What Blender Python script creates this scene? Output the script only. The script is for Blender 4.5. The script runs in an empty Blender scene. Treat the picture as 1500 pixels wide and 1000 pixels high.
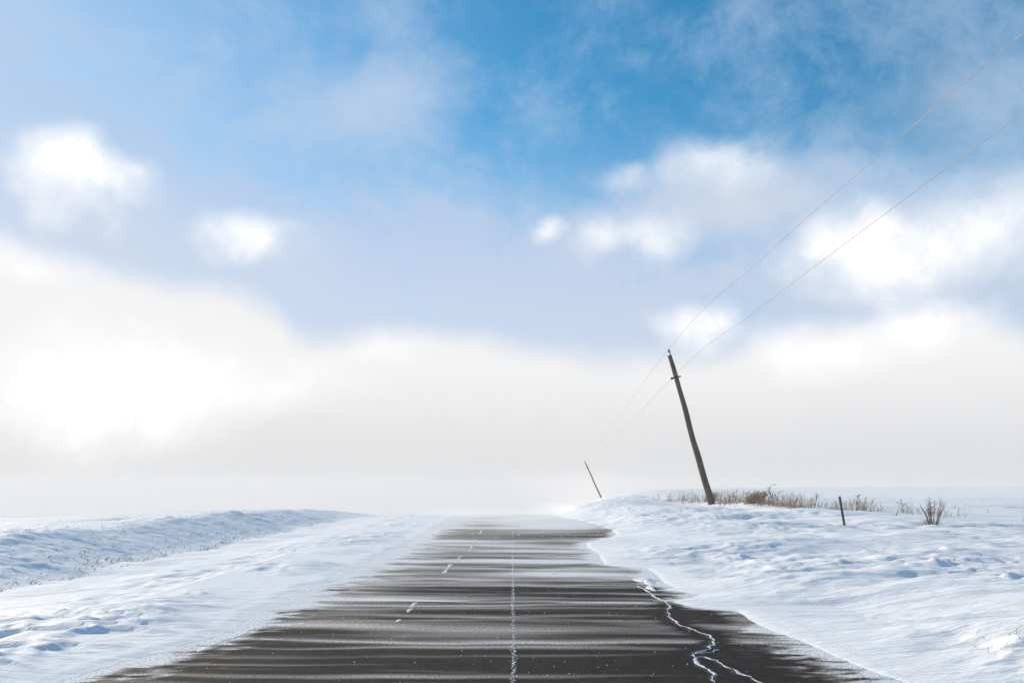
import bpy, math, random
import numpy as np

# ---------------------------------------------------------------- camera, sky, sun, exposure
SC = bpy.context.scene
EYE = 1.65
cam_data = bpy.data.cameras.new('camera')
cam_data.lens = 28.0
cam_data.sensor_width = 36.0
cam_data.clip_start = 0.1
cam_data.clip_end = 12000.0
cam = bpy.data.objects.new('camera', cam_data)
SC.collection.objects.link(cam)
cam.location = (0.0, 0.0, EYE)
cam.rotation_euler = (math.radians(90.0 + 10.3), 0.0, 0.0)
SC.camera = cam

SUN_AZ = -52.0      # degrees from the road's direction, negative = left
SUN_EL = 21.0
SUN_STRENGTH = 5.0
SKY_STRENGTH = 0.1
SC.view_settings.view_transform = 'Standard'
SC.view_settings.look = 'None'
SC.view_settings.gamma = 1.0
SC.view_settings.exposure = 0.12
SC.view_settings.use_curve_mapping = False
SC.render.engine = 'CYCLES'
SC.cycles.use_denoising = True
SC.cycles.max_bounces = 6
SC.cycles.diffuse_bounces = 3
SC.cycles.volume_bounces = 1
SC.cycles.sample_clamp_indirect = 4.0

sun_data = bpy.data.lights.new('sun', 'SUN')
sun_data.energy = SUN_STRENGTH
sun_data.angle = math.radians(0.8)
sun_data.color = (1.0, 0.87, 0.69)
sun = bpy.data.objects.new('sun', sun_data)
SC.collection.objects.link(sun)
sun.rotation_euler = (math.radians(90.0 - SUN_EL), 0.0, math.radians(180.0 - SUN_AZ))
sun.location = (-30, 20, 30)


class Graph:
    """small helper round a node tree"""
    def __init__(self, tree):
        self.t = tree
        tree.nodes.clear()

    def node(self, kind, **kw):
        n = self.t.nodes.new(kind)
        for k, v in kw.items():
            setattr(n, k, v)
        return n

    def link(self, a, b):
        self.t.links.new(a, b)

    def put(self, sock, v):
        if hasattr(v, 'is_output'):
            self.link(v, sock)
        else:
            sock.default_value = v

    def math(self, op, a, b=None, c=None, clamp=False):
        n = self.node('ShaderNodeMath', operation=op, use_clamp=clamp)
        self.put(n.inputs[0], a)
        if b is not None:
            self.put(n.inputs[1], b)
        if c is not None:
            self.put(n.inputs[2], c)
        return n.outputs[0]

    def smooth(self, x, lo, hi, a=0.0, b=1.0):
        n = self.node('ShaderNodeMapRange', interpolation_type='SMOOTHSTEP')
        self.put(n.inputs[0], x)
        self.put(n.inputs[1], lo)
        self.put(n.inputs[2], hi)
        n.inputs[3].default_value = a
        n.inputs[4].default_value = b
        return n.outputs[0]

    def mix(self, f, a, b):
        n = self.node('ShaderNodeMix', data_type='RGBA')
        self.put(n.inputs[0], f)
        for s, v in ((n.inputs[6], a), (n.inputs[7], b)):
            if hasattr(v, 'is_output'):
                self.link(v, s)
            else:
                s.default_value = (v[0], v[1], v[2], 1.0)
        return n.outputs[2]

    def noise(self, vec, scale, detail=4.0, rough=0.55, dist=0.0):
        n = self.node('ShaderNodeTexNoise')
        if vec is not None:
            self.link(vec, n.inputs['Vector'])
        n.inputs['Scale'].default_value = scale
        n.inputs['Detail'].default_value = detail
        n.inputs['Roughness'].default_value = rough
        n.inputs['Distortion'].default_value = dist
        return n.outputs['Fac']

    def mapping(self, vec, scale=(1, 1, 1), rot=(0, 0, 0), loc=(0, 0, 0)):
        n = self.node('ShaderNodeMapping')
        self.link(vec, n.inputs['Vector'])
        n.inputs['Scale'].default_value = scale
        n.inputs['Rotation'].default_value = rot
        n.inputs['Location'].default_value = loc
        return n.outputs[0]


def build_sky():
    w = bpy.data.worlds.new('World')
    SC.world = w
    w.use_nodes = True
    g = Graph(w.node_tree)
    k = 1.0 / SKY_STRENGTH
    sky = g.node('ShaderNodeTexSky', sky_type='NISHITA')
    sky.sun_disc = False
    sky.sun_elevation = math.radians(SUN_EL)
    sky.sun_rotation = math.radians(SUN_AZ)
    sky.altitude = 300.0
    sky.air_density = 1.0
    sky.dust_density = 0.4
    sky.ozone_density = 2.0
    co = g.node('ShaderNodeTexCoord').outputs['Generated']
    sep = g.node('ShaderNodeSeparateXYZ')
    g.link(co, sep.inputs[0])
    x, y, z = sep.outputs
    az = g.math('MULTIPLY', g.math('ARCTAN2', x, y), 180.0 / math.pi)
    el = g.math('MULTIPLY', g.math('ARCSINE', z), 180.0 / math.pi)
    # large soft wander so that no cloud has a clean outline
    wander = g.node('ShaderNodeTexNoise')
    g.link(co, wander.inputs['Vector'])
    wander.inputs['Scale'].default_value = 7.0
    wander.inputs['Detail'].default_value = 4.0
    wander.inputs['Roughness'].default_value = 0.5
    ws = g.node('ShaderNodeSeparateColor')
    g.link(wander.outputs['Color'], ws.inputs[0])
    az2 = g.math('ADD', az, g.math('MULTIPLY_ADD', ws.outputs[0], 10.0, -5.0))
    el2 = g.math('ADD', el, g.math('MULTIPLY_ADD', ws.outputs[1], 7.0, -3.5))
    frill = g.node('ShaderNodeTexNoise')
    g.link(co, frill.inputs['Vector'])
    frill.inputs['Scale'].default_value = 26.0
    frill.inputs['Detail'].default_value = 5.0
    fs = g.node('ShaderNodeSeparateColor')
    g.link(frill.outputs['Color'], fs.inputs[0])
    az2 = g.math('ADD', az2, g.math('MULTIPLY_ADD', fs.outputs[0], 1.0, -0.5))
    el2 = g.math('ADD', el2, g.math('MULTIPLY_ADD', fs.outputs[1], 0.7, -0.35))
    pos = g.node('ShaderNodeCombineXYZ')
    g.link(az2, pos.inputs[0])
    g.link(el2, pos.inputs[1])
    pos = pos.outputs[0]

    def blobs(items):
        total = None
        for (a, e, sa, se, amp) in items:
            v = g.mapping(pos, (1.0 / sa, 1.0 / se, 1.0), (0, 0, 0), (-a / sa, -e / se, 0))
            ln = g.node('ShaderNodeVectorMath', operation='LENGTH')
            g.link(v, ln.inputs[0])
            b = g.smooth(ln.outputs['Value'], 0.0, 1.0, amp, 0.0)
            total = b if total is None else g.math('ADD', total, b)
        return total

    # clear air
    hsv = g.node('ShaderNodeHueSaturation')
    hsv.inputs['Saturation'].default_value = 1.42
    hsv.inputs['Hue'].default_value = 0.485
    hsv.inputs['Value'].default_value = 1.5
    g.link(sky.outputs[0], hsv.inputs['Color'])
    col = hsv.outputs['Color']
    # thin high veil, uneven
    n1 = g.noise(g.mapping(co, (1.0, 1.0, 1.7)), 3.4, 6.0, 0.6, 0.3)
    n2 = g.noise(co, 10.0, 7.0, 0.68, 0.3)
    veil_n = g.math('MULTIPLY_ADD', n2, 0.45, g.math('MULTIPLY', n1, 0.62))
    veil = g.smooth(veil_n, 0.44, 0.70, 0.0, 0.62)
    side = g.smooth(az, 6.0, -38.0, 0.0, 0.6)               # the veil thickens towards the sun
    low = g.smooth(el, 27.0, 13.0, 0.0, 0.8)                  # and downwards
    side = g.math('MULTIPLY', side, g.smooth(el, 48.0, 26.0))
    veil = g.math('MULTIPLY', veil, g.smooth(el, 60.0, 30.0, 0.2, 1.0))
    veil = g.math('ADD', veil, g.math('ADD', side, low), clamp=True)
    veil = g.math('MULTIPLY', veil, 0.9)
    vcol = g.mix(g.smooth(el, 24.0, 10.0), (0.42 * k, 0.56 * k, 0.76 * k), (0.57 * k, 0.63 * k, 0.77 * k))
    col = g.mix(veil, col, vcol)
    # greyish cloud bodies
    body = blobs([(16.0, 19.5, 11.0, 5.0, 0.9), (6.0, 17.5, 8.0, 3.5, 0.5), (27.0, 13.5, 14.0, 4.0, 0.6),
                  (-30.0, 17.0, 12.0, 6.0, 0.6), (-18.0, 15.5, 8.0, 4.0, 0.5), (33.0, 24.0, 8.0, 4.0, 0.35),
                  (-11.0, 26.0, 9.0, 5.0, 0.4), (-60.0, 18.0, 16.0, 6.0, 0.7), (62.0, 18.0, 15.0, 6.0, 0.7),
                  (95.0, 14.0, 18.0, 6.0, 0.7), (-100.0, 16.0, 18.0, 6.0, 0.7), (140.0, 17.0, 20.0, 7.0, 0.7),
                  (-145.0, 15.0, 20.0, 6.0, 0.7)])
    col = g.mix(g.math('MINIMUM', body, 0.92), col, (0.60 * k, 0.66 * k, 0.77 * k))
    # the low bank of blowing cloud round the horizon, its top rising and falling
    fc = g.node('ShaderNodeFloatCurve')
    cv = fc.mapping.curves[0]
    pts = [(-180, 11), (-120, 12), (-70, 13), (-34, 14.2), (-24, 13.6), (-17, 12), (-13, 10.2), (-9, 10.9), (-2, 10.2),
           (7.5, 8.9), (14.5, 9.0), (19, 10.0), (29, 10.4), (35, 9.0), (70, 11), (120, 10), (180, 11)]
    cv.points[0].location = ((pts[0][0] + 180) / 360, pts[0][1] / 20)
    cv.points[1].location = ((pts[-1][0] + 180) / 360, pts[-1][1] / 20)
    for a, e in pts[1:-1]:
        cv.points.new((a + 180) / 360, e / 20)
    fc.mapping.update()
    g.link(g.math('MULTIPLY_ADD', az, 1 / 360, 0.5), fc.inputs['Value'])
    top = g.math('MULTIPLY', fc.outputs[0], 20.0)
    el3 = g.math('ADD', el, g.math('MULTIPLY_ADD', ws.outputs[2], 3.0, -1.5))
    bank = g.smooth(g.math('SUBTRACT', el3, top), 1.3, -1.5)
    bank_col = g.mix(g.smooth(el, 0.5, 9.0), (0.68 * k, 0.68 * k, 0.685 * k), (0.835 * k, 0.838 * k, 0.842 * k))
    col = g.mix(bank, col, bank_col)
    # sunlit heads of cloud
    white = blobs([(-30.4, 18.9, 4.8, 3.9, 1.15), (-27.0, 20.0, 3.6, 1.9, 0.6), (-19.0, 16.7, 4.2, 2.6, 1.02),
                   (1.5, 18.1, 2.3, 1.6, 0.95), (6.6, 17.2, 4.0, 2.4, 0.5), (14.8, 22.3, 5.6, 2.8, 0.52),
                   (8.7, 21.6, 3.0, 1.7, 0.42), (11.6, 17.2, 3.8, 2.6, 0.62), (23.5, 15.2, 5.4, 3.4, 0.72),
                   (27.6, 14.2, 7.0, 3.2, 0.66), (32.5, 15.8, 7.0, 4.2, 0.62), (13.7, 10.4, 4.2, 2.4, 0.75),
                   (21.8, 9.3, 6.5, 3.4, 0.75), (28.4, 10.2, 4.5, 3.0, 0.75), (-27.0, 5.8, 11.0, 7.0, 1.2),
                   (-31.0, 13.5, 6.0, 2.2, 0.5), (-9.5, 10.2, 3.5, 1.8, 0.35), (-16.0, 7.5, 9.0, 3.0, 0.5),
                   (-58.0, 20.0, 10.0, 4.0, 0.9), (-52.0, 10.0, 12.0, 5.0, 0.9), (52.0, 15.0, 9.0, 3.5, 0.9),
                   (75.0, 17.0, 9.0, 4.0, 0.9), (-85.0, 17.0, 12.0, 4.0, 0.9)])
    white = g.math('MULTIPLY', white, g.smooth(n2, 0.34, 0.66, 0.62, 1.2))
    col = g.mix(g.math('MINIMUM', white, 1.0), col, (1.05 * k, 1.04 * k, 1.03 * k))
    bg = g.node('ShaderNodeBackground')
    bg.inputs['Strength'].default_value = SKY_STRENGTH
    g.link(col, bg.inputs['Color'])
    out = g.node('ShaderNodeOutputWorld')
    g.link(bg.outputs[0], out.inputs['Surface'])


build_sky()

# ---------------------------------------------------------------- helpers
rng = np.random.default_rng(7)
random.seed(7)


def hash2(ix, iy, seed):
    h = (ix.astype(np.int64) * 374761393 + iy.astype(np.int64) * 668265263 + seed * 2147483647) & 0xFFFFFFFF
    h = ((h ^ (h >> 13)) * 1274126177) & 0xFFFFFFFF
    h = (h ^ (h >> 16)) & 0xFFFFFFFF
    return h


def perlin(x, y, seed=0):
    x = np.asarray(x, float)
    y = np.asarray(y, float)
    ix = np.floor(x)
    iy = np.floor(y)
    fx = x - ix
    fy = y - iy
    u = fx * fx * fx * (fx * (fx * 6 - 15) + 10)
    v = fy * fy * fy * (fy * (fy * 6 - 15) + 10)

    def gr(dx, dy):
        a = hash2(ix + dx, iy + dy, seed) / 4294967296.0 * 2 * math.pi
        return np.cos(a) * (fx - dx) + np.sin(a) * (fy - dy)
    n = (gr(0, 0) * (1 - u) + gr(1, 0) * u) * (1 - v) + (gr(0, 1) * (1 - u) + gr(1, 1) * u) * v
    return n * 1.4


def fbm(x, y, seed=0, octaves=4, gain=0.5, lac=2.03):
    t = 0.0
    a = 1.0
    for o in range(octaves):
        t = t + a * perlin(x, y, seed + o * 17)
        x = x * lac + 5.3
        y = y * lac + 1.7
        a *= gain
    return t


def sstep(a, b, x):
    t = np.clip((np.asarray(x, float) - a) / (b - a), 0, 1)
    return t * t * (3 - 2 * t)


def tag(o, label=None, cat=None, group=None, kind=None):
    if label:
        o['label'] = label
    if cat:
        o['category'] = cat
    if group:
        o['group'] = group
    if kind:
        o['kind'] = kind
    return o


def mesh_obj(name, verts, faces, mat, parent=None, smooth=True):
    me = bpy.data.meshes.new(name)
    me.from_pydata([tuple(map(float, v)) for v in verts], [], faces)
    me.update()
    if smooth:
        me.polygons.foreach_set('use_smooth', [True] * len(me.polygons))
    if mat:
        me.materials.append(mat)
    o = bpy.data.objects.new(name, me)
    SC.collection.objects.link(o)
    if parent:
        o.parent = parent
    return o


def grid_obj(name, X, Y, Z, mat, attrs=None):
    """tensor grid of vertices (rows Y, columns X) as one quad mesh"""
    nr, nc = Z.shape
    me = bpy.data.meshes.new(name)
    co = np.stack([X, Y, Z], -1).reshape(-1, 3).astype(np.float32)
    me.vertices.add(len(co))
    me.vertices.foreach_set('co', co.ravel())
    i = np.arange((nr - 1) * (nc - 1))
    r, c = i // (nc - 1), i % (nc - 1)
    a = r * nc + c
    quads = np.stack([a, a + 1, a + nc + 1, a + nc], -1).astype(np.int32)
    me.loops.add(quads.size)
    me.loops.foreach_set('vertex_index', quads.ravel())
    me.polygons.add(len(quads))
    me.polygons.foreach_set('loop_start', np.arange(0, quads.size, 4, dtype=np.int32))
    me.polygons.foreach_set('use_smooth', np.ones(len(quads), bool))
    me.update(calc_edges=True)
    for k, v in (attrs or {}).items():
        at = me.attributes.new(k, 'FLOAT', 'POINT')
        at.data.foreach_set('value', v.astype(np.float32).ravel())
    me.materials.append(mat)
    o = bpy.data.objects.new(name, me)
    SC.collection.objects.link(o)
    return o


def empty(name, loc):
    o = bpy.data.objects.new(name, None)
    SC.collection.objects.link(o)
    o.location = loc
    o.empty_display_size = 0.2
    return o


def tube(pts, radii, sides=8, cap=True):
    """verts and faces of a tube along pts"""
    pts = [np.array(p, float) for p in pts]
    V, F = [], []
    n = len(pts)
    ref = None
    for i, p in enumerate(pts):
        d = pts[min(i + 1, n - 1)] - pts[max(i - 1, 0)]
        d /= np.linalg.norm(d) + 1e-9
        if ref is None:
            ref = np.array([0, 1, 0]) if abs(d[1]) < 0.8 else np.array([1, 0, 0])
        u = np.cross(ref, d)
        u /= np.linalg.norm(u)
        v = np.cross(d, u)
        ref = np.cross(d, u) * 0 + ref
        for s in range(sides):
            a = 2 * math.pi * s / sides
            V.append(p + (u * math.cos(a) + v * math.sin(a)) * radii[i])
    for i in range(n - 1):
        for s in range(sides):
            t = (s + 1) % sides
            F.append((i * sides + s, i * sides + t, (i + 1) * sides + t, (i + 1) * sides + s))
    if cap:
        F.append(tuple(range(sides - 1, -1, -1)))
        F.append(tuple((n - 1) * sides + s for s in range(sides)))
    return V, F


def join(parts):
    V, F = [], []
    for v, f in parts:
        b = len(V)
        V += list(v)
        F += [tuple(i + b for i in q) for q in f]
    return V, F


def box(c, s):
    x, y, z = c
    a, b, d = s[0] / 2, s[1] / 2, s[2] / 2
    V = [(x + i * a, y + j * b, z + k * d) for k in (-1, 1) for j in (-1, 1) for i in (-1, 1)]
    F = [(0, 2, 3, 1), (4, 5, 7, 6), (0, 1, 5, 4), (2, 6, 7, 3), (0, 4, 6, 2), (1, 3, 7, 5)]
    return V, F


def lathe(profile, sides=12):
    V, F = [], []
    for r, z in profile:
        for s in range(sides):
            a = 2 * math.pi * s / sides
            V.append((r * math.cos(a), r * math.sin(a), z))
    for i in range(len(profile) - 1):
        for s in range(sides):
            t = (s + 1) % sides
            F.append((i * sides + s, i * sides + t, (i + 1) * sides + t, (i + 1) * sides + s))
    F.append(tuple(range(sides - 1, -1, -1)))
    F.append(tuple((len(profile) - 1) * sides + s for s in range(sides)))
    return V, F


# ---------------------------------------------------------------- materials
def material(name):
    m = bpy.data.materials.new(name)
    m.use_nodes = True
    g = Graph(m.node_tree)
    out = g.node('ShaderNodeOutputMaterial')
    b = g.node('ShaderNodeBsdfPrincipled')
    g.link(b.outputs[0], out.inputs['Surface'])
    return m, g, b


def snow_material(name, base=(0.90, 0.90, 0.91)):
    m, g, b = material(name)
    co = g.node('ShaderNodeTexCoord').outputs['Object']
    st = g.mapping(co, (0.35, 2.2, 1.0), (0, 0, math.radians(6)))
    n1 = g.noise(st, 2.6, 6.0, 0.62, 0.4)
    n2 = g.noise(g.mapping(co, (0.8, 3.0, 1.0)), 11.0, 5.0, 0.65)
    n3 = g.noise(co, 60.0, 3.0, 0.6)
    h = g.math('ADD', g.math('MULTIPLY', n1, 0.05), g.math('ADD', g.math('MULTIPLY', n2, 0.018), g.math('MULTIPLY', n3, 0.004)))
    bump = g.node('ShaderNodeBump')
    bump.inputs['Strength'].default_value = 0.85
    bump.inputs['Distance'].default_value = 1.0
    g.link(h, bump.inputs['Height'])
    g.link(bump.outputs[0], b.inputs['Normal'])
    c = g.mix(g.smooth(n2, 0.3, 0.75), base, (base[0] * 0.95, base[1] * 0.965, base[2] * 0.98))
    g.link(c, b.inputs['Base Color'])
    b.inputs['Roughness'].default_value = 0.65
    b.inputs['Specular IOR Level'].default_value = 0.25
    return m


def road_material():
    m, g, b = material('asphalt')
    co = g.node('ShaderNodeTexCoord').outputs['Object']
    grit = g.math('MULTIPLY_ADD', g.noise(co, 110.0, 2.0, 0.7), 0.55, g.math('MULTIPLY', g.noise(co, 28.0, 3.0, 0.75), 0.45))
    tone = g.noise(co, 0.8, 5.0, 0.6)
    coarse = g.noise(co, 7.0, 5.0, 0.75)
    asp = g.mix(g.smooth(grit, 0.40, 0.66), (0.008, 0.0075, 0.0075), (0.060, 0.050, 0.043))
    asp = g.mix(g.math('MULTIPLY', g.smooth(tone, 0.35, 0.7), 0.45), asp, (0.060, 0.047, 0.036))
    asp = g.mix(g.smooth(coarse, 0.62, 0.40, 0.0, 0.55), asp, (0.008, 0.0075, 0.0075))
    at = g.node('ShaderNodeAttribute', attribute_name='snow_dust')
    fine = g.noise(g.mapping(co, (0.16, 3.4, 1.0), (0, 0, math.radians(-1.5))), 3.0, 7.0, 0.68, 0.2)
    speck = g.noise(co, 38.0, 4.0, 0.7)
    d = g.math('MULTIPLY', at.outputs['Fac'], g.smooth(fine, 0.25, 0.72, 0.8, 1.12))
    d = g.math('MULTIPLY', d, g.smooth(speck, 0.34, 0.66, 0.45, 1.5), clamp=True)
    col = g.mix(d, asp, g.mix(g.smooth(d, 0.35, 0.9), (0.74, 0.69, 0.64), (0.86, 0.875, 0.90)))
    g.link(col, b.inputs['Base Color'])
    b.inputs['Roughness'].default_value = 0.85
    b.inputs['Specular IOR Level'].default_value = 0.1
    bump = g.node('ShaderNodeBump')
    bump.inputs['Strength'].default_value = 0.35
    bump.inputs['Distance'].default_value = 0.006
    g.link(grit, bump.inputs['Height'])
    g.link(bump.outputs[0], b.inputs['Normal'])
    return m


def wood_material():
    m, g, b = material('weathered_wood')
    co = g.node('ShaderNodeTexCoord').outputs['Object']
    grain = g.noise(g.mapping(co, (1.0, 1.0, 0.05)), 30.0, 5.0, 0.7)
    patch = g.noise(g.mapping(co, (1, 1, 0.3)), 2.0, 4.0, 0.6)
    c = g.mix(g.smooth(grain, 0.32, 0.68), (0.009, 0.008, 0.008), (0.14, 0.10, 0.068))
    c = g.mix(g.smooth(patch, 0.4, 0.75, 0.0, 0.55), c, (0.015, 0.013, 0.012))
    g.link(c, b.inputs['Base Color'])
    b.inputs['Roughness'].default_value = 0.85
    bump = g.node('ShaderNodeBump')
    bump.inputs['Strength'].default_value = 0.8
    bump.inputs['Distance'].default_value = 0.02
    g.link(grain, bump.inputs['Height'])
    g.link(bump.outputs[0], b.inputs['Normal'])
    return m


def plain_material(name, c0, c1, scale=20.0, rough=0.7, metal=0.0):
    m, g, b = material(name)
    co = g.node('ShaderNodeTexCoord').outputs['Object']
    n = g.noise(co, scale, 4.0, 0.6)
    g.link(g.mix(g.smooth(n, 0.35, 0.65), c0, c1), b.inputs['Base Color'])
    b.inputs['Roughness'].default_value = rough
    b.inputs['Metallic'].default_value = metal
    return m


GAP = plain_material('wet_black_gap', (0.004, 0.004, 0.005), (0.009, 0.009, 0.010), 30.0, 0.6)
SNOW = snow_material('wind_packed_snow')
CRUST = snow_material('snow_crust', (0.88, 0.88, 0.90))
ROAD = road_material()
WOOD = wood_material()
STEEL = plain_material('rusty_dark_steel', (0.035, 0.028, 0.025), (0.075, 0.05, 0.04), 40.0, 0.7, 0.3)
CERAMIC = plain_material('dark_glazed_ceramic', (0.03, 0.025, 0.025), (0.05, 0.04, 0.04), 8.0, 0.3)
WIRE = plain_material('weathered_aluminium', (0.20, 0.17, 0.14), (0.33, 0.28, 0.23), 3.0, 0.55, 0.3)
STRAW = plain_material('dry_straw', (0.32, 0.22, 0.13), (0.52, 0.38, 0.24), 3.0, 0.9)
STALK = plain_material('dead_stalk', (0.10, 0.075, 0.055), (0.20, 0.15, 0.11), 5.0, 0.9)
TWIG = plain_material('grey_brown_twig', (0.10, 0.068, 0.045), (0.20, 0.145, 0.10), 6.0, 0.9)
ICE = plain_material('packed_grey_snow', (0.42, 0.42, 0.46), (0.72, 0.72, 0.76), 14.0, 0.6)
PAINT = plain_material('worn_road_paint', (0.62, 0.61, 0.60), (0.78, 0.78, 0.78), 30.0, 0.8)

# ---------------------------------------------------------------- terrain
EDGE_R = np.array([(-60, 3.6), (4, 3.9), (6.55, 3.86), (7.2, 3.49), (7.58, 3.38), (8.25, 3.30), (9.1, 3.26), (9.72, 3.12), (10.4, 3.10),
                   (11.17, 3.16), (11.41, 2.85), (11.66, 2.61), (12.07, 2.46), (12.5, 2.85), (12.81, 3.07), (13.2, 2.85), (13.47, 2.62),
                   (13.74, 2.85), (14.3, 2.80), (15.6, 2.92), (16.87, 2.96), (17.2, 2.6), (17.6, 2.2), (18.8, 2.25), (20.4, 2.38),
                   (22.6, 2.30), (24.3, 2.42), (25.6, 2.95), (27.2, 3.6), (28.7, 3.95), (31.4, 4.05), (35.8, 3.95), (40, 3.4),
                   (44, 2.9), (50, 2.6), (60, 2.8), (120, 3.2)])
EDGE_L = np.array([(-60, 3.6), (4, 3.7), (6.55, 3.66), (7.2, 3.76), (8.16, 3.62), (8.83, 3.45), (9.64, 3.25), (11.8, 3.36), (16.5, 3.14),
                   (21.7, 3.07), (27.5, 3.0), (44.5, 3.15), (120, 3.3)])
# slope down to the skyline, by bearing (tangent)
SKY_T = np.array([-6, -0.64, -0.43, -0.26, -0.12, 0.0, 0.05, 0.085, 0.11, 0.15, 0.21, 0.30, 0.40, 0.60, 6])
SKY_H = np.array([.047, .046, .044, .042, .043, .043, .040, .028, .0175, .010, .0060, .0035, .0020, .0012, .0010])


def edge_right(D):
    e = np.interp(D, EDGE_R[:, 0], EDGE_R[:, 1])
    k = np.clip(D / 14.0, 0.5, 2.2)
    f = fbm(D * 2.3 / k, D * 0 + 8.1, 55, 5, 0.7)                  # wind-drawn fingers
    return e + 0.07 * fbm(D * 1.6 / k, D * 0 + 3.3, 51, 4, 0.6) * k + 0.62 * np.minimum(k, 1.4) * (np.abs(f) - 0.3)


def edge_left(D, X):
    e = np.interp(D, EDGE_L[:, 0], EDGE_L[:, 1])
    return e + 0.22 * fbm(D * 0.9, X * 0.35, 61, 4, 0.65)


def road_base(X, D):
    """height of the road surface (the hill's crest is a little under 50 m ahead)"""
    t = np.where(D > 5, X / np.maximum(D, 5), 0)
    q = sstep(.07, .55, t)
    lo = 36.0 + 24.0 * q
    hi = 84.0 * 7.0 ** q
    w = sstep(0.0, 1.0, (D - lo) / (hi - lo))
    far = EYE - D * np.interp(t, SKY_T, SKY_H)
    return far * w, w


def ground_height(X, D):
    X = np.asarray(X, float)
    D = np.asarray(D, float)
    base, w = road_base(X, D)
    # cross-section: field, cut bank, ditch, shoulder | road | drift, verge, fence-row bank, field
    cs = np.interp(X, [-400, -60, -30, -17, -13.7, -13.2, -12.2, -10.9, -10.2, -8.5, -6.5, -5.0, -4.2, -3.4, 3.0, 4.2, 6.0, 8.5, 10.3, 11.2,
                       12.2, 13.0, 14.2, 16.5, 20, 30, 60, 400],
                   [-9.0, -1.4, -.42, .18, .30, .26, .0, -.34, -.44, -.36, -.16, -.04, 0.0, 0.0, 0.0, .03, .19, .30, .36, .40,
                    .58, .66, .70, .60, .55, .60, .8, 1.0])
    cs = np.where(X > 3.4, cs * np.interp(D, [10, 24, 30, 41, 47], [0.75, 0.42, 0.58, 0.95, 1.0]), cs)
    z = base + cs * (1 - w) + 0.22 * w * sstep(3, 12, np.abs(X))
    er = edge_right(D)
    el = edge_left(D, X)
    dr = X - er
    dl = -X - el
    d = np.maximum(dr, dl)
    right = dr > dl
    # thickness of the snow: a lip on the right, feathered on the left, sunk below the road in between
    crisp = 0.2 + 0.8 * sstep(8.6, 9.8, D)
    lip = np.where(right, 0.11 * (1 - np.exp(-np.clip(d, 0, None) / 1.5)) + 0.010 * sstep(0, 0.12, d) * crisp,
                   0.05 * (1 - np.exp(-np.clip(d, 0, None) / 1.1)))
    sink = -np.minimum(0.5 * np.clip(-d, 0, None), 0.2)
    z = z + np.where(d > 0, lip, sink)
    # wind: long low dunes, sastrugi along the wind, small chop
    amp = sstep(0.05, 1.6, d)
    fade = 1 / (1 + np.abs(D) / 140)
    wx = X + 0.8 * perlin(X * 0.15, D * 0.3, 5)
    wd = D + 0.10 * X + 0.5 * perlin(X * 0.22, D * 0.2, 9)
    dune = 0.14 * fbm(wx * 0.13, wd * 0.36, 11, 3)
    sa = fbm(wx * 0.40, wd * 1.15, 23, 4, 0.55)
    patchy = np.clip(0.75 + 1.5 * perlin(X * 0.16, D * 0.16, 31), 0.05, 1.5)
    sast = 0.07 * (1 - 2 * np.abs(sa)) * patchy
    chop = 0.028 * fbm(wx * 1.5, wd * 4.2, 41, 3, 0.6) * np.clip(0.55 + 1.1 * perlin(X * 0.3, D * 0.3, 44), 0.08, 1.6)
    # undercut pits broken into the wind crust, in drifts of their own
    pit = sstep(0.22, 0.55, fbm(wx * 0.5, wd * 3.0, 91, 4, 0.6))
    where = np.clip(sstep(-9.0, -6.6, X) * (1 - sstep(-5.0, -4.2, X)) + sstep(4.6, 6.0, X) * (1 - sstep(10, 12, X)), 0, 1)
    pit = -0.07 * pit * where * np.clip(0.25 + 1.5 * perlin(X * 0.22, D * 0.12, 95), 0, 1.2)
    smooth_ditch = 1 - 0.75 * (sstep(-13.4, -12.6, X) * (1 - sstep(-8.0, -6.5, X)))
    z = z + amp * (dune + (sast + chop + pit) * smooth_ditch) * fade
    # the drift built out over the right lane at the crest
    z = z + 0.34 * sstep(0.0, 1.6, dr) * np.exp(-((D - 49.0) / 6.5) ** 2) * (1 - sstep(6.0, 10.5, X)) * (X > 0)
    # broad low drifts lying along the wind on the right verge
    for (cx, cy, rx, ry, h) in DRIFTS:
        z = z + h * np.exp(-((wx - cx) / rx) ** 2 - ((wd - 0.1 * X - cy) / ry) ** 2) * amp
    # crusty lumps of snow on the right verge
    if z.size > 1:
        for (lx, ly, r, h) in LUMPS:
            m = (np.abs(X - lx) < r * 4) & (np.abs(D - ly) < r * 3)
            xm, dm = X[m], D[m]
            q = ((xm - lx) / (r * 1.5)) ** 2 + ((dm - ly) / r) ** 2
            z[m] += 1.1 * h * np.exp(-2.6 * np.sqrt(q + 0.02)) * np.clip(1 + 0.9 * fbm(xm * 7, dm * 9, 77, 3, .6), 0.1, 2) * (q < 5)
    # rough turf under the snow of the cut bank
    bank = sstep(-13.4, -12.6, X) * (1 - sstep(-10.9, -10.2, X)) * fade
    z = z + bank * 0.03 * fbm(X * 3.0, D * 3.0, 83, 3, 0.6)
    return np.where((d > 0.03) & (np.abs(X) < 5.6), np.maximum(z, base + 0.022 * sstep(0.03, 0.3, d)), z)


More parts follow.
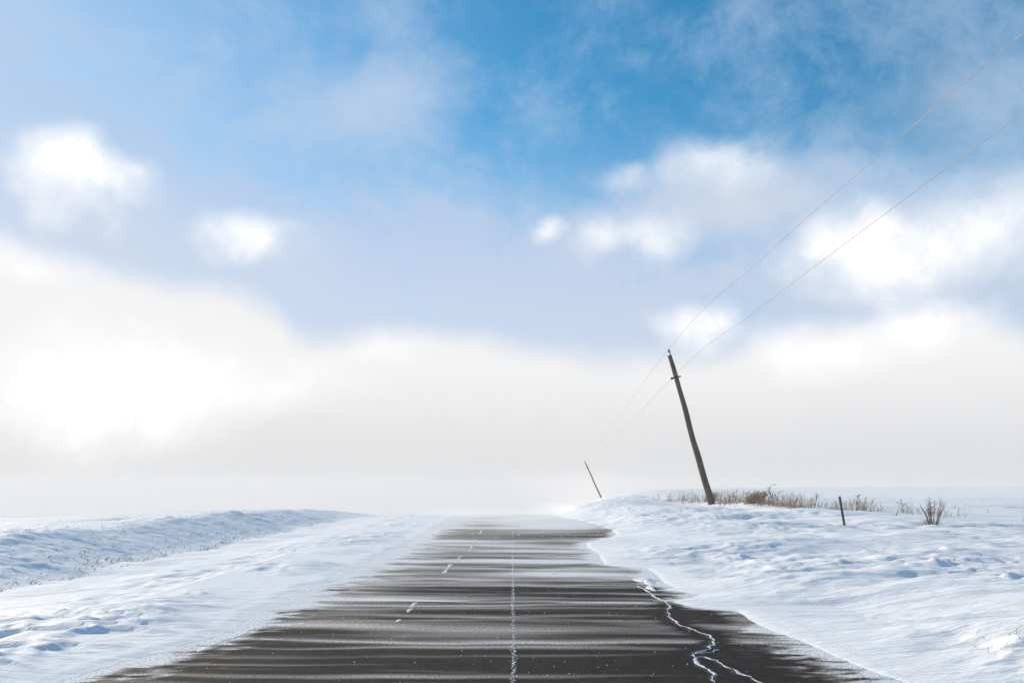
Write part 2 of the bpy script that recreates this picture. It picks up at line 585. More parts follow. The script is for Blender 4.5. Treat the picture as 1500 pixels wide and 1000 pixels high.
DRIFTS = [(5.6, 8.5, 1.3, .45, .14), (7.4, 10.3, 1.6, .5, .10), (8.4, 15.2, 2.0, .6, .13), (5.2, 13.0, 1.2, .5, .08), (6.3, 19.3, 2.4, .8, .15),
          (10.2, 21.0, 2.6, .9, .17), (7.2, 27.0, 2.6, 1.2, .2), (9.2, 33.5, 3.0, 1.5, .24), (5.4, 36.0, 1.5, 1.4, .2), (8.0, 41.5, 2.5, 1.8, .22)]
LUMPS = [(6.6, 13.7, 0.22, 0.12), (6.9, 13.0, 0.12, 0.06), (7.35, 14.2, 0.25, 0.13), (7.3, 13.2, 0.22, 0.10), (8.1, 14.6, 0.2, 0.10),
         (8.3, 15.5, 0.24, 0.09), (7.2, 11.9, 0.26, 0.11), (7.9, 11.5, 0.3, 0.14), (9.3, 13.6, 0.3, 0.12), (5.9, 14.8, 0.2, 0.09),
         (5.4, 15.6, 0.16, 0.07), (6.2, 16.6, 0.22, 0.07), (9.8, 16.6, 0.26, 0.08), (7.6, 17.4, 0.3, 0.08), (4.9, 17.8, 0.3, 0.10),
         (5.2, 18.9, 0.2, 0.09), (8.4, 10.6, 0.2, 0.07), (4.9, 6.9, 0.2, 0.06), (5.3, 7.6, 0.18, 0.05), (10.3, 12.0, 0.3, 0.09)]


def span(a, b, step):
    return np.linspace(a, b, max(2, int(round((b - a) / step)) + 1))[:-1]


GRID = {}


def build_ground():
    xs = np.concatenate([-np.geomspace(3200, 17, 60)[:-1], span(-17, -9, .11), span(-9, -5, .08), span(-5, -2.6, .045), span(-2.6, 1.8, .35),
                         span(1.8, 5.2, .035), span(5.2, 9, .055), span(9, 16, .10), np.geomspace(16, 3200, 70)])
    ds = np.concatenate([span(-60, 3.5, 2.5), np.geomspace(3.5, 66, 680)[:-1], np.geomspace(66, 3200, 110)])
    X, D = np.meshgrid(xs, ds)
    Z = ground_height(X, D)
    GRID.update(x=xs, d=ds, z=Z)
    o = grid_obj('snow_ground', X, D, Z, SNOW)
    tag(o, 'wind packed snow over the verges, ditch and open fields', kind='structure')
    return o


SNOW_GROUND = build_ground()


def ground_z(x, y):
    xs, ds, Z = GRID['x'], GRID['d'], GRID['z']
    i = min(max(int(np.searchsorted(xs, x)) - 1, 0), len(xs) - 2)
    j = min(max(int(np.searchsorted(ds, y)) - 1, 0), len(ds) - 2)
    u = (x - xs[i]) / (xs[i + 1] - xs[i])
    v = (y - ds[j]) / (ds[j + 1] - ds[j])
    return float((Z[j, i] * (1 - u) + Z[j, i + 1] * u) * (1 - v) + (Z[j + 1, i] * (1 - u) + Z[j + 1, i + 1] * u) * v)


def road_z(x, y):
    return float(road_base(np.array([x]), np.array([y]))[0][0])


# ---------------------------------------------------------------- road
BIG_CRACK = [(2.20, 7.0), (2.15, 7.2), (2.02, 7.66), (1.97, 8.07), (1.86, 8.25), (1.79, 8.22), (1.86, 8.45), (2.04, 8.66), (2.22, 9.1),
             (2.21, 9.42), (2.05, 10.0), (2.02, 10.6), (2.06, 11.05), (2.19, 11.47), (2.22, 11.93)]
BANDS = [(7.15, .05, .35), (7.48, .07, .45), (7.88, .06, .5), (8.3, .05, .3), (8.66, .06, .55), (8.96, .10, .7), (9.95, .26, .75),
         (10.7, .12, .35), (11.4, .12, .3), (12.12, .09, .85), (12.45, .15, .4), (12.95, .12, .5), (13.9, .16, .5), (14.6, .15, .35),
         (15.3, .28, .5), (16.9, .4, .55), (18.2, .3, .75), (19.6, .5, .65), (21.2, .5, .75), (22.9, .7, .75), (25.0, .5, .5),
         (33.0, .8, .75), (36.5, 1.0, .55), (40.5, 1.6, .8), (46, 2.5, .6)]


def build_road():
    xs = span(-4.6, 5.4, 0.08)
    ds = np.concatenate([span(-60, 4, 2.0), np.geomspace(4, 66, 900)[:-1], np.geomspace(66, 400, 60)])
    X, D = np.meshgrid(xs, ds)
    Z, _ = road_base(X, D)
    wd = D + 0.025 * X + 0.10 * fbm(X * 0.22, D * 0.5, 101, 3) * np.clip(D / 10, 0.6, 3)
    dust = np.interp(D, [0, 7, 9, 12, 16, 20, 24, 27, 31, 34, 40, 60], [.01, .02, .05, .10, .12, .26, .28, .08, .12, .30, .42, .5])
    rs = np.random.default_rng(77)
    streaks = [(c, max(w, 0.0085 * c), a * 0.76, 0.0, 9.0, 0.0) for (c, w, a) in BANDS]
    for i in range(105):
        c = 6.4 * (8.0 ** rs.random())
        streaks.append((c, c * (0.004 + 0.022 * rs.random() ** 1.5), (0.05 + 0.42 * rs.random() ** 1.8) * min(1.0, (c / 12.0) ** 2), rs.uniform(-4, 4), rs.uniform(1.2, 4.0), rs.normal() * 0.022))
    for i, (c, w, a, x0, half, slope) in enumerate(streaks):
        m = np.where((ds > c - 8 * w - 1.2) & (ds < c + 8 * w + 1.2))[0]
        if len(m) < 2:
            continue
        sl = slice(m[0], m[-1] + 1)
        xr, dr_ = X[sl], wd[sl]
        along = np.clip(0.75 + 0.85 * perlin(xr * 0.24 + i * 7.7, xr * 0 + i, 140 + i), 0.03, 1.3) * np.exp(-((xr - x0) / half) ** 4)
        wv = w * np.clip(1 + 0.9 * perlin(xr * 0.3 + i * 3.1, xr * 0 + i * 1.3, 170), 0.3, 2.0)
        q = (dr_ + slope * xr + c * (0.026 * perlin(xr * 0.33 + i, xr * 0 + i * 2.9, 190) + 0.006 * perlin(xr * 1.1 + i, xr * 0 + i * 1.9, 191)) - c) / wv
        prof = np.where(q < 0, np.exp(-np.abs(q * 1.25) ** 1.6), np.exp(-np.abs(q * 0.7) ** 1.4))
        dust[sl] += a * along * prof
    s1 = fbm(X * 0.2 + 0.4 * perlin(X * .5, D * .4, 7), wd * 2.6, 111, 6, 0.66)
    s2 = fbm(X * 0.10, wd * 0.6, 121, 4, 0.6)
    dust = dust + np.interp(D, [6, 10, 14, 60], [.05, .11, .16, .26]) * np.clip(s1 + 0.05, -0.35, 1) + .12 * np.clip(s2, -.6, 1)
    # snow feathering in from both sides, and the patch lying on the right lane before the crest
    el = edge_left(D, X)
    er = edge_right(D)
    nl = fbm(X * 0.7, D * 2.2, 131, 4, 0.6)
    nw = fbm(X * 0.3, wd * 0.8, 133, 4, 0.6)
    dust = dust + 0.95 * sstep(0.34, -0.1, X + el + 0.25 * nl + 0.42 * nw) + 0.5 * sstep(1.8, 0.2, X + el) * np.clip(0.5 + nl, 0, 1) * sstep(9, 14, D)
    ns = fbm(X * 3.0, D * 7.0, 137, 4, 0.7)
    dust = dust + 0.75 * sstep(0.38, -0.03, er - X + 0.22 * nl + 0.18 * ns + 0.2 * nw) + 0.8 * sstep(9.4, 8.4, D) * sstep(0.75, -0.05, er - X + 0.5 * ns)
    dust = dust + 0.7 * sstep(0.6, -0.05, X + el + 0.5 * ns)
    dust = dust + 1.3 * np.exp(-((X - 2.0) / 1.2) ** 4 - ((D - 37.5) / 5.0) ** 4)
    near = np.full(X.shape, 9.0)
    for (ax, ay), (bx, by) in zip(BIG_CRACK[:-1], BIG_CRACK[1:]):
        m = (D > min(ay, by) - .5) & (D < max(ay, by) + .5) & (X > 1) & (X < 3)
        t = np.clip(((X[m] - ax) * (bx - ax) + (D[m] - ay) * (by - ay)) / ((bx - ax) ** 2 + (by - ay) ** 2), 0, 1)
        near[m] = np.minimum(near[m], np.hypot(X[m] - ax - t * (bx - ax), D[m] - ay - t * (by - ay)))
    dust = dust * (1 - 0.75 * sstep(0.30, 0.06, near + 0.1 * ns))
    # bare wet-looking asphalt round the big crack near the camera
    bare = np.exp(-((X - 2.0) / 1.3) ** 2 - ((D - 8.1) / 0.9) ** 2) + 0.9 * np.exp(-((X - 2.9) / 0.7) ** 4 - ((D - 10.6) / 0.5) ** 4)
    dust = dust * (1 - 0.6 * np.clip(bare, 0, 1))
    o = grid_obj('road', X, D, Z, ROAD, {'snow_dust': np.clip((dust - np.interp(D, [6, 9, 13, 20, 30], [.17, .16, .15, .15, .10])) * 1.38, 0.0, 1.0)})
    tag(o, 'grey asphalt road streaked with blowing snow, running straight to the crest', kind='structure')
    return o


THE_ROAD = build_road()


def ribbon(pts, width, height, jitter=0.35, step=0.05, seed=0, lift=0.004):
    """an irregular snow-filled crack: raised in the middle, ragged at both edges"""
    r = np.random.default_rng(seed)
    P = np.array(pts, float)
    seg = np.linalg.norm(np.diff(P, axis=0), axis=1)
    s = np.concatenate([[0], np.cumsum(seg)])
    n = max(4, int(s[-1] / step))
    t = np.linspace(0, s[-1], n)
    x = np.interp(t, s, P[:, 0])
    y = np.interp(t, s, P[:, 1])
    x = x + 0.04 * fbm(t * 3.6, t * 0, 900 + seed, 4, 0.65)
    y = y + 0.05 * fbm(t * 3.0, t * 0 + 9, 930 + seed, 4, 0.65)
    dx, dy = np.gradient(x), np.gradient(y)
    L = np.hypot(dx, dy) + 1e-9
    nx, ny = -dy / L, dx / L
    w = width * np.clip(0.9 + 1.9 * fbm(t * 2.6, t * 0, 960 + seed, 3, 0.6) + jitter * r.normal(size=n) * 0.5, 0.06, 2.4)
    w[0] = w[-1] = width * 0.1
    V, F = [], []
    for i in range(n):
        for k, (o, h) in enumerate(((-1, 0), (-.45, .8), (.1, 1), (.55, .7), (1, 0))):
            px, py = x[i] + nx[i] * w[i] * o, y[i] + ny[i] * w[i] * o
            V.append((px, py, road_z(px, py) + lift + (height * h * min(1, w[i] / width) if h else -lift - 0.004)))
    for i in range(n - 1):
        for k in range(4):
            a = i * 5 + k
            F.append((a, a + 1, a + 6, a + 5))
    return V, F


def flakes(points, size, flat=0.35, seed=0):
    """small irregular crumbs of snow, each a squashed lump sitting on the road"""
    r = np.random.default_rng(seed)
    V, F = [], []
    for (x, y) in points:
        s = size * r.uniform(0.4, 1.5)
        st = r.uniform(1.0, 2.2)
        b = len(V)
        z0 = road_z(x, y)
        for k in range(6):
            a = 2 * math.pi * k / 6
            q = s * r.uniform(0.6, 1.2)
            V.append((x + math.cos(a) * q, y + math.sin(a) * q * st, z0 - 0.002))
        for k in range(6):
            a = 2 * math.pi * (k + .4) / 6
            q = s * r.uniform(0.3, 0.6)
            V.append((x + math.cos(a) * q, y + math.sin(a) * q * st, z0 + s * flat * r.uniform(.6, 1.3)))
        for k in range(6):
            F.append((b + k, b + (k + 1) % 6, b + 6 + (k + 1) % 6, b + 6 + k))
        F.append(tuple(b + 6 + k for k in range(6)))
    return V, F


def road_details():
    big = BIG_CRACK
    V, F = join([ribbon(big, 0.0125, 0.004, seed=1, step=0.03), ribbon([(1.79, 8.22), (1.76, 7.9), (1.80, 7.6), (1.73, 7.2)], 0.014, 0.006, seed=2),
                 ribbon([(1.86, 8.4), (2.0, 8.5), (2.12, 8.62)], 0.014, 0.006, seed=3),
                 ribbon([(2.22, 11.93), (2.18, 12.7), (2.16, 13.5), (2.1, 13.9)], 0.018, 0.006, seed=4)])
    crack = mesh_obj('crack', V, F, ICE, THE_ROAD)
    shift = [(x - 0.022, y + 0.012) for x, y in big]
    V, F = join([ribbon(shift, 0.030, 0.0, seed=1, step=0.03, lift=0.003), ribbon([(1.77, 8.22), (1.74, 7.9), (1.79, 7.6), (1.71, 7.2)], 0.045, 0.0, seed=22, lift=0.003)])
    mesh_obj('gap', V, F, GAP, crack)
    V, F = join([ribbon([(-3.20, 8.5), (-3.17, 8.75), (-3.14, 9.1), (-3.06, 9.42), (-3.05, 9.95)], 0.022, 0.002, seed=5)])
    mesh_obj('crack', V, F, CRUST, THE_ROAD)
    V, F = join([ribbon([(0.74, 15.5), (0.80, 15.9), (0.95, 16.3), (1.15, 16.35)], 0.0055, 0.002, seed=17)])
    mesh_obj('crack', V, F, CRUST, THE_ROAD)
    # paving seam down the middle, caught with snow
    pts = []
    r = np.random.default_rng(3)
    y = 5.5
    while y < 60:
        dens = 0.55 + 0.6 * float(perlin(np.array([y * 0.55]), np.array([2.0]), 301)[0])
        if r.random() < dens:
            wob = 0.012 * float(perlin(np.array([y * 1.3]), np.array([0.0]), 303)[0])
            pts.append((0.015 + wob + r.normal() * 0.014, y))
        y += 0.012 if y < 20 else 0.04
    V, F = flakes(pts, 0.0095, 0.25, 4)
    mesh_obj('seam_snow', V, F, CRUST, THE_ROAD)['kind'] = 'stuff'
    # worn centre-line dashes, left of the seam
    for (x0, y0, x1, y1, w, wear) in ((-1.16, 25.8, -1.10, 21.2, .055, .12), (-1.16, 31.5, -1.13, 28.6, .05, .5), (-1.32, 17.7, -1.33, 15.9, .05, .25),
                                      (-1.40, 12.2, -1.39, 11.05, .042, .45), (-1.42, 10.6, -1.43, 10.1, .035, .7), (-1.22, 20.0, -1.25, 19.0, .04, .75)):
        V, F = [], []
        n = int(abs(y1 - y0) / 0.12) + 2
        for i in range(n):
            t = i / (n - 1)
            if r.random() < wear * 0.6:
                continue
            t1 = min(1.0, t + 1.0 / (n - 1) * r.uniform(0.7, 1.25))
            a0, b0 = x0 + (x1 - x0) * t, y0 + (y1 - y0) * t
            a1, b1 = x0 + (x1 - x0) * t1, y0 + (y1 - y0) * t1
            wl, wr = w * r.uniform(0.35, 1.1), w * r.uniform(0.35, 1.1)
            b = len(V)
            V += [(a0 - wl, b0, road_z(a0, b0) + .004), (a0 + wr, b0, road_z(a0, b0) + .004),
                  (a1 + wr * r.uniform(.7, 1.1), b1, road_z(a1, b1) + .004), (a1 - wl * r.uniform(.7, 1.1), b1, road_z(a1, b1) + .004)]
            F.append((b, b + 1, b + 2, b + 3))
        mesh_obj('lane_dash', V, F, PAINT, THE_ROAD, smooth=False)
    # crumbs of snow thrown over the asphalt
    pts = []
    while len(pts) < 800:
        yy = 6.0 * (5.5 ** r.random())
        xx = r.uniform(-3.4, 3.2)
        if float(perlin(np.array([xx * 0.8]), np.array([yy * 0.9]), 311)[0]) + r.uniform(-.3, .6) > 0.1:
            pts.append((xx, yy))
    V, F = flakes(pts, 0.0062, 0.5, 9)
    o = mesh_obj('snow_crumbs', V, F, CRUST)
    tag(o, 'tiny crumbs of snow strewn over the asphalt', kind='stuff')
    # elongated scraps of snow lying in the dark strip short of the crest and by the drift edge
    pts = []
    for _ in range(90):
        pts.append((r.uniform(-2.6, 3.4), r.uniform(26.5, 44)))
    V, F = flakes(pts, 0.03, 0.2, 12)
    o = mesh_obj('snow_scraps', V, F, CRUST)
    tag(o, 'thin scraps of snow lying on the dark asphalt before the crest', kind='stuff')


def snow_chunk(name, x, y, sx, sy, h, seed, label):
    r = np.random.default_rng(seed)
    V, F = [], []
    n, m = 44, 6
    ang = np.arange(n) * 2 * math.pi / n
    ragged = 0.62 + 0.38 * np.abs(np.cos(1.5 * ang + seed)) ** 2.5 * 1.6 + 0.35 * fbm(np.cos(ang) * 2.2 + seed, np.sin(ang) * 2.2, 700 + seed, 4, 0.65)
    for j in range(m):
        t = j / (m - 1)
        for i in range(n):
            rad = (1 - t) ** 0.6 * float(ragged[i]) ** (1 - 0.5 * t)
            V.append((rad * sx * math.cos(ang[i]), rad * sy * math.sin(ang[i]) + t * sy * 0.15, -0.004 + h * t ** 0.8 * (1 + r.uniform(-.25, .25) * (t < 1))))
    for j in range(m - 1):
        for i in range(n):
            k = (i + 1) % n
            F.append((j * n + i, j * n + k, (j + 1) * n + k, (j + 1) * n + i))
    o = mesh_obj(name, V, F, CRUST)
    o.location = (x, y, road_z(x, y))
    tag(o, label, 'snow chunk', 'chunks of snow at the head of the crack')
    return o


road_details()
snow_chunk('snow_chunk', 2.36, 14.65, 0.17, 0.55, 0.035, 2, 'larger three cornered snow chunk at the far end of the long crack')
snow_chunk('snow_chunk', 2.28, 13.6, 0.07, 0.30, 0.035, 5, 'small narrow snow chunk just nearer than the three cornered one')


# ---------------------------------------------------------------- utility poles
def utility_pole(base, top, label, segs=26):
    """leaning wooden pole; built in its own frame along +Z, then tipped over"""
    base = np.array(base, float)
    top = np.array(top, float)
    L = float(np.linalg.norm(top - base))
    root = empty('utility_pole', base)
    lean = math.atan2(top[0] - base[0], top[2] - base[2])
    root.rotation_euler = (0, lean, 0)
    tag(root, label, 'utility pole', 'leaning utility poles along the road')
    pts, rad = [], []
    for i in range(segs + 1):
        t = i / segs
        z = -0.6 + (L + 0.6) * t
        wob = 0.022 * math.sin(3.1 * t * math.pi + 0.6) + 0.012 * math.sin(7 * t * math.pi)
        pts.append((wob * (t > 0.02), 0.01 * math.sin(4 * t * math.pi), z))
        rad.append(0.215 - 0.085 * t + 0.005 * math.sin(23 * t))
    V, F = tube(pts, rad, 14)
    mesh_obj('shaft', V, F, WOOD, root)
    # top pin and its insulator
    V, F = tube([(0.07, 0, L - 0.12), (0.05, 0, L + 0.08), (0.03, 0, L + 0.20)], [0.035, 0.032, 0.03], 8)
    pin = mesh_obj('top_pin', V, F, STEEL, root)
    V, F = lathe([(0.05, 0), (0.085, 0.02), (0.09, 0.06), (0.05, 0.08), (0.045, 0.105), (0.075, 0.12), (0.07, 0.15), (0.03, 0.18)], 12)
    ins = mesh_obj('insulator', V, F, CERAMIC, pin)
    ins.location = (0.025, 0, L + 0.185)
    # side bracket through the shaft, spool insulator on its left end
    zb = L - 1.42
    V, F = join([box((-0.02, -0.165, zb), (0.56, 0.03, 0.075)), tube([(-0.26, -0.22, zb), (-0.26, -0.10, zb)], [0.02, 0.02], 8),
                 tube([(0.21, -0.17, zb - 0.05), (0.21, -0.17, zb + 0.05)], [0.035, 0.035], 8)])
    br = mesh_obj('bracket', V, F, STEEL, root, smooth=False)
    V, F = lathe([(0.07, -0.07), (0.075, -0.035), (0.045, 0.0), (0.075, 0.035), (0.07, 0.07)], 12)
    sp = mesh_obj('insulator', V, F, CERAMIC, br)
    sp.location = (-0.30, -0.165, zb)
    V, F = lathe([(0.157, -0.025), (0.162, -0.02), (0.162, 0.02), (0.157, 0.025)], 14)
    bd = mesh_obj('band', V, F, STEEL, root)
    bd.location = (0, 0, zb + 0.07)
    return root, L, lean


z1 = ground_z(11.78, 48.0)
z2 = ground_z(21.42, 193.0)
P1 = ((11.78, 48.0, z1), (9.63, 48.0, 9.52))
P2 = ((21.42, 193.0, z2 - 0.1), (17.51, 193.0, 7.35))
utility_pole(*P1, 'tall near wooden utility pole leaning left out of the snow drift beside the dry grass')
utility_pole(*P2, 'small far wooden utility pole leaning left behind the drift near the road crest')


def wire(name, pts, r, label):
    pts = np.array(pts, float)
    out = []
    for i in range(len(pts) - 1):
        p0 = pts[max(i - 1, 0)]
        p1, p2 = pts[i], pts[i + 1]
        p3 = pts[min(i + 2, len(pts) - 1)]
        for s in range(8):
            t = s / 8
            out.append(0.5 * ((2 * p1) + (-p0 + p2) * t + (2 * p0 - 5 * p1 + 4 * p2 - p3) * t * t + (-p0 + 3 * p1 - 3 * p2 + p3) * t ** 3))
    out.append(pts[-1])
    V, F = tube(out, [r] * len(out), 6)
    o = mesh_obj(name, V, F, WIRE)
    tag(o, label, 'power line', 'wires strung along the leaning poles')
    return o


wire('power_line', [(17.4, 193, 7.72), (13.3, 120, 8.25), (9.53, 48, 9.83), (9.75, 30, 10.36), (9.86, 22, 10.42), (9.9, 14.2, 10.28), (9.95, 0, 9.9), (10.1, -40, 9.8)],
     0.0075, 'upper thin wire passing over the tip of the near leaning pole')
wire('power_line', [(17.7, 192.8, 6.0), (13.7, 120, 6.7), (9.73, 47.7, 8.14), (10.12, 33, 8.78), (10.25, 22, 9.0), (10.32, 15, 9.05), (10.4, 0, 8.9), (10.5, -40, 8.7)],
     0.0075, 'lower thin wire tied to the side bracket of the near leaning pole')


# ---------------------------------------------------------------- fence post
def fence_post(x, y):
    z = ground_z(x, y)
    root = empty('fence_post', (x, y, z))
    root.rotation_euler = (math.radians(2), math.radians(-10), math.radians(25))
    tag(root, 'thin dark steel fence post leaning left, standing alone in the snow', 'fence post')
    h = 1.04
    V, F = join([box((0, 0.0, h / 2 - 0.2), (0.075, 0.014, h + 0.4))])
    mesh_obj('flange', V, F, STEEL, root, smooth=False)
    V, F = join([box((0, 0.032, h / 2 - 0.21), (0.014, 0.05, h + 0.36))])
    mesh_obj('web', V, F, STEEL, root, smooth=False)
    V, F = box((0, 0, 0), (0.022, 0.016, 0.03))
    stud = mesh_obj('stud', V, F, STEEL, root, smooth=False)
    stud.location = (0, -0.014, 0.08)
    for i in range(1, 11):
        c = stud.copy()
        c.location = (0, -0.014, 0.08 + 0.085 * i)
        SC.collection.objects.link(c)


fence_post(11.01, 27.0)


# ---------------------------------------------------------------- dry grass, weeds, bush
def blade(V, F, x, y, z, h, lean, az, w, bend=0.35, head=0.0):
    """a bent blade of dry grass as two crossed, tapering strips"""
    ca, sa = math.cos(az), math.sin(az)
    p = [(0, 0), (lean * h * 0.25, h * 0.45), (lean * h * (0.6 + bend * .5), h * 0.8), (lean * h * (1 + bend), h * (1 - 0.2 * bend))]
    ws = [w, w * 0.85, w * (0.6 + head), w * 0.15]
    for (ux, uy) in ((1, 0), (0, 1)):
        b = len(V)
        for (q, hz), ww in zip(p, ws):
            cx, cy = x + q * ca, y + q * sa
            V.append((cx - ux * ww, cy - uy * ww, z + hz))
            V.append((cx + ux * ww, cy + uy * ww, z + hz))
        for k in range(3):
            F.append((b + 2 * k, b + 2 * k + 1, b + 2 * k + 3, b + 2 * k + 2))


def grass_row():
    V, F = [], []
    line = [(10.9, 59.0), (11.7, 53.0), (12.35, 48.0), (12.6, 42.0), (13.1, 36.0), (14.7, 33.6), (16.6, 31.2)]
    dens = [26, 50, 80, 95, 90, 95, 75]
    hgt = [.65, .68, .66, .62, .54, .46, .42]
    P = np.array(line)
    for i in range(len(line) - 1):
        seg = np.linalg.norm(P[i + 1] - P[i])
        for _ in range(int(seg * (dens[i] + dens[i + 1]) / 2)):
            t = random.random()
            x = P[i][0] + (P[i + 1][0] - P[i][0]) * t + random.gauss(0, 0.40)
            y = P[i][1] + (P[i + 1][1] - P[i][1]) * t + random.gauss(0, 0.35)
            cl = float(perlin(np.array([y * 0.9]), np.array([x * 1.2]), 401)[0])
            if cl + random.uniform(-0.3, 0.35) < 0.02:
                continue
            h = (hgt[i] + (hgt[i + 1] - hgt[i]) * t) * random.uniform(0.3, 1.15) * (1 + 0.6 * cl)
            az = random.gauss(math.pi * 0.02, 0.9) + (math.pi if random.random() < 0.35 else 0)
            blade(V, F, x, y, ground_z(x, y) - 0.06, h, abs(random.gauss(0.38, 0.3)), az, random.uniform(0.004, 0.010), random.uniform(0.1, .6), random.choice([0, 0, .9]))
    o = mesh_obj('dry_grass', V, F, STRAW, smooth=False)
    tag(o, 'ragged row of straw coloured dry grass along the buried fence line', kind='stuff')


grass_row()


def grass_clump(x, y, label, n=150, r=0.55, h=0.78):
    root = empty('grass_clump', (x, y, ground_z(x, y)))
    tag(root, label, 'grass clump')
    V, F = [], []
    for _ in range(n):
        a, q = random.uniform(0, 2 * math.pi), r * math.sqrt(random.random())
        blade(V, F, q * math.cos(a), q * 0.8 * math.sin(a), -0.06, h * random.uniform(0.45, 1.1), abs(random.gauss(0.45, 0.25)),
              random.gauss(0.0, 0.7), random.uniform(0.006, 0.013), random.uniform(.2, .9), random.choice([0, .5, 1]))
    mesh_obj('blades', V, F, STRAW, root, smooth=False)
    V, F = [], []
    for _ in range(14):
        a, q = random.uniform(0, 2 * math.pi), r * math.sqrt(random.random())
        blade(V, F, q * math.cos(a), q * .8 * math.sin(a), -0.06, h * random.uniform(0.7, 1.05), abs(random.gauss(0.6, 0.25)), random.gauss(0, .5), 0.016, 0.8)
    mesh_obj('stems', V, F, STALK, root, smooth=False)


grass_clump(12.52, 42.0, 'densest brown clump of dry grass right of the near pole, its stems bent over')
grass_clump(12.2, 50.0, 'loose pale tuft of tall dry grass just left of the near pole', 60, 0.45, 0.72)


def weed(x, y, h, lean, az, label, n_side=3, leaf=True):
    root = empty('weed_stalk', (x, y, ground_z(x, y)))
    tag(root, label, 'weed', 'dead weed stalks sticking out of the snow')
    pts = [(0, 0, -0.08), (lean * .3 * math.cos(az), lean * .3 * math.sin(az), h * .5), (lean * math.cos(az), lean * math.sin(az), h)]
    V, F = tube(pts, [0.014, 0.011, 0.006], 5)
    mesh_obj('stem', V, F, STALK, root)
    for i in range(n_side):
        t = random.uniform(0.35, 0.95)
        bx, by, bz = lean * t * t * math.cos(az), lean * t * t * math.sin(az), h * t
        a = random.uniform(0, 2 * math.pi)
        V, F = [], []
        blade(V, F, bx, by, bz, h * random.uniform(.18, .34), random.uniform(.8, 1.8), a, 0.017, .8, 1.2)
        mesh_obj('leaf', V, F, STALK, root, smooth=False)


weed(12.86, 40.0, 0.92, -0.28, 0.1, 'tallest dead reed stalk just right of the dense brown grass clump', 4)
weed(12.95, 39.8, 0.62, 0.20, 0.4, 'shorter bent stalk at the foot of the tallest dead reed', 4)
weed(14.4, 34.0, 0.58, 0.15, 0.3, 'dark leafy weed stalk in the grass row right of the fence post', 5)
weed(13.6, 36.5, 0.52, 0.2, 0.2, 'dark curled weed in the grass row left of the fence post', 5)
weed(15.6, 32.4, 0.5, -0.10, 0.2, 'pale upright seed stalk between the fence post and the bare bush', 4)
weed(14.6, 31.0, 0.22, 0.12, 0.1, 'short dark stub in the snow below the grass row', 2)


def bush(x, y, label):
    root = empty('bush', (x, y, ground_z(x, y)))
    tag(root, label, 'bush')
    r = random.Random(21)
    stems, twigs = [], []
    for i in range(19):
        a = r.uniform(0, 2 * math.pi)
        sp = r.uniform(0.05, 0.62) if i else 0.05
        h = r.uniform(0.55, 1.0) * (1.05 - 0.45 * sp)
        px, py = 0.07 * math.cos(a), 0.07 * math.sin(a)
        pts = []
        for k in range(6):
            t = k / 5
            pts.append((px + math.cos(a) * sp * t ** 1.25 + 0.12 * t + r.gauss(0, .015) * t, py + math.sin(a) * sp * t ** 1.25 + r.gauss(0, .015) * t, -0.08 + (h + .08) * t))
        stems.append(tube(pts, [0.013, .012, .010, .008, .006, .004], 5))
        for k in (2, 3, 3, 4, 4):
            b = np.array(pts[k])
            d = np.array([r.gauss(0.12, .5), r.gauss(0, .5), r.uniform(.3, 1)])
            d /= np.linalg.norm(d)
            l = r.uniform(.10, .26)
            twigs.append(tube([b, b + d * l * .5, b + d * l + np.array([.03, 0, .02])], [.005, .004, .002], 4))
    V, F = join(stems)
    mesh_obj('stems', V, F, TWIG, root)
    V, F = join(twigs)
    mesh_obj('twigs', V, F, TWIG, root)
    V, F = [], []
    for _ in range(60):
        a, q = r.uniform(0, 2 * math.pi), r.uniform(0, .22)
        blade(V, F, q * math.cos(a) - .03, q * math.sin(a), -.05, r.uniform(.15, .42), r.uniform(.1, .6), a, .007, .5)
    mesh_obj('grass_base', V, F, STRAW, root, smooth=False)


bush(13.4, 26.0, 'small bare bush with fanned twigs alone in the snow at right')


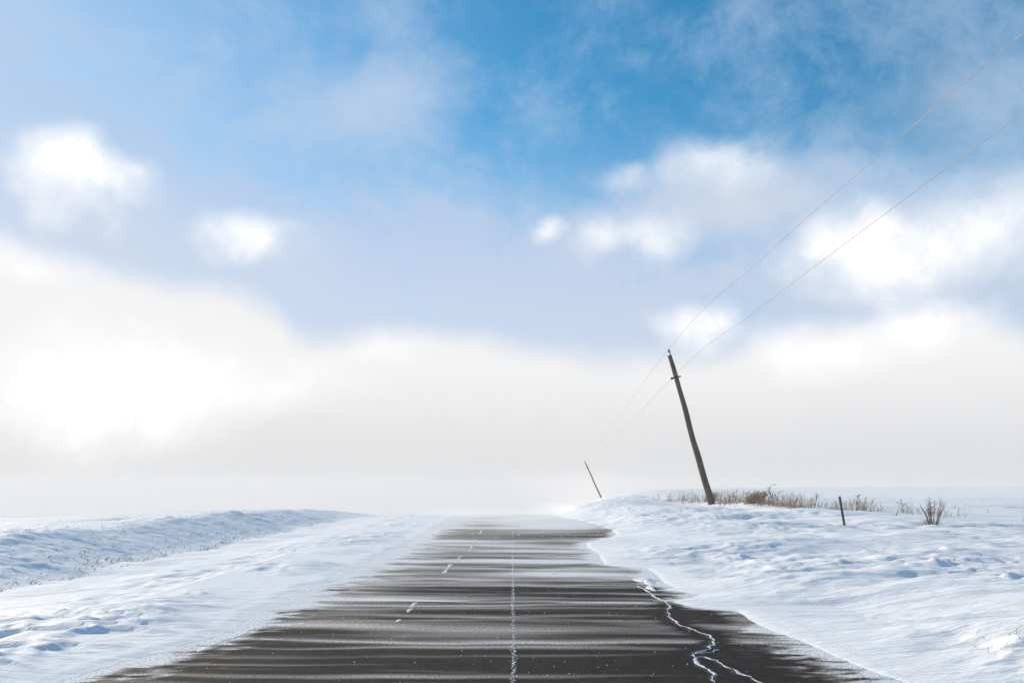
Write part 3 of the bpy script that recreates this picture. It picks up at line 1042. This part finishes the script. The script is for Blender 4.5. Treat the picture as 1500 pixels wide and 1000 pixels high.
def stubble():
    """bits of dead grass poking through the snow of the cut bank, the field edge and the right verge"""
    V, F = [], []
    r = random.Random(5)
    for _ in range(2600):
        y = 14 * (3.6 ** r.random())
        x = r.uniform(-14.2, -10.2) if r.random() < .7 else r.gauss(-10.5, .3)
        k = float(perlin(np.array([x * 0.9]), np.array([y * 0.5]), 501)[0])
        if k + r.uniform(-.5, .4) < 0:
            continue
        blade(V, F, x, y, ground_z(x, y) - 0.03, r.uniform(.03, .10), r.uniform(.2, 1.2), r.uniform(-.6, .9), r.uniform(.005, .011), .6)
    for _ in range(170):                                             # the foot of the bank
        y = r.uniform(17, 36)
        x = -10.45 + r.gauss(0, .22)
        blade(V, F, x, y, ground_z(x, y) - 0.02, r.uniform(.05, .14), r.uniform(.2, .9), r.uniform(-.6, .9), r.uniform(.005, .010), .6)
    for _ in range(240):                                             # field edge against the sky
        y = r.uniform(22, 45)
        x = r.uniform(-24, -13)
        blade(V, F, x, y, ground_z(x, y) - 0.03, r.uniform(.05, .14), r.uniform(.1, .9), r.uniform(0, 6.28), r.uniform(.003, .007), .5)
    for _ in range(240):                                             # right verge, nearest the camera
        y, x = r.uniform(6.2, 8.6), r.uniform(4.3, 6.6)
        if float(perlin(np.array([x * 1.3]), np.array([y * 1.3]), 507)[0]) < 0.1:
            continue
        blade(V, F, x, y, ground_z(x, y) - 0.02, r.uniform(.03, .09), r.uniform(.4, 1.6), r.uniform(0, 6.28), r.uniform(.002, .004), .7)
    for _ in range(160):                                             # right field, far
        y, x = r.uniform(24, 60), r.uniform(14.5, 34)
        blade(V, F, x, y, ground_z(x, y) - 0.03, r.uniform(.08, .3), r.uniform(.1, .7), r.uniform(0, 6.28), r.uniform(.004, .007), .5)
    o = mesh_obj('stubble', V, F, STALK, smooth=False)
    tag(o, 'short dead grass stubble poking through the snow of bank and field', kind='stuff')


stubble()

# ---------------------------------------------------------------- blowing-snow haze
def build_haze():
    V, F = box((0, 1000, -70), (7200, 5000, 170))
    m = bpy.data.materials.new('blowing_snow_haze')
    m.use_nodes = True
    g = Graph(m.node_tree)
    out = g.node('ShaderNodeOutputMaterial')
    pv = g.node('ShaderNodeVolumePrincipled')
    pv.inputs['Color'].default_value = (0.82, 0.815, 0.815, 1)
    pv.inputs['Density'].default_value = 0.0011
    pv.inputs['Anisotropy'].default_value = 0.1
    g.link(pv.outputs[0], out.inputs['Volume'])
    o = mesh_obj('haze', V, F, m, smooth=False)
    tag(o, 'thin haze of blowing snow over the fields', kind='stuff')


build_haze()


def build_drifting_snow():
    """low sheets of airborne snow smoking across the road, thickest at the crest"""
    x0, x1, d0, d1, zb, zt = -8.0, 9.0, 13.0, 62.0, -0.9, 1.0
    V, F = box(((x0 + x1) / 2, (d0 + d1) / 2, (zb + zt) / 2), (x1 - x0, d1 - d0, zt - zb))
    m = bpy.data.materials.new('drifting_snow')
    m.use_nodes = True
    g = Graph(m.node_tree)
    out = g.node('ShaderNodeOutputMaterial')
    co = g.node('ShaderNodeTexCoord').outputs['Object']
    sep = g.node('ShaderNodeSeparateXYZ')
    g.link(co, sep.inputs[0])
    x, y, z = sep.outputs
    n = g.noise(g.mapping(co, (0.11, 0.55, 0.9), (0, 0, math.radians(-3))), 1.0, 3.0, 0.6, 0.3)
    fil = g.smooth(n, 0.46, 0.74)
    plume = g.noise(g.mapping(co, (0.3, 0.25, 0.9)), 1.0, 4.0, 0.6, 0.4)
    pl = g.math('MULTIPLY', g.smooth(plume, 0.36, 0.6), g.math('MULTIPLY', g.smooth(y, 38.0, 47.0), g.math('MULTIPLY', g.smooth(x, 0.5, 3.5), g.smooth(x, 9.0, 5.0))))
    fil = g.math('ADD', fil, g.math('MULTIPLY', pl, 0.8))
    side = g.math('MULTIPLY', g.smooth(x, -5.5, -1.5), g.smooth(x, x1, x1 - 3.5))
    far = g.math('MULTIPLY', g.smooth(y, d0, 44.0, 0.2, 1.0), g.smooth(y, d1, d1 - 8.0))
    near = g.smooth(y, d0, d0 + 4.0)
    ht = g.smooth(z, zt, -0.05)
    den = g.math('MULTIPLY', g.math('MULTIPLY', fil, g.math('MULTIPLY', ht, ht)), g.math('MULTIPLY', g.math('MULTIPLY', side, near), far))
    pv = g.node('ShaderNodeVolumePrincipled')
    pv.inputs['Color'].default_value = (0.97, 0.97, 0.97, 1)
    pv.inputs['Anisotropy'].default_value = 0.2
    g.link(g.math('MULTIPLY', den, 0.33), pv.inputs['Density'])
    g.link(pv.outputs[0], out.inputs['Volume'])
    m.cycles.volume_step_rate = 0.25
    o = mesh_obj('drifting_snow', V, F, m, smooth=False)
    tag(o, 'low veils of airborne snow smoking across the road', kind='stuff')


build_drifting_snow()
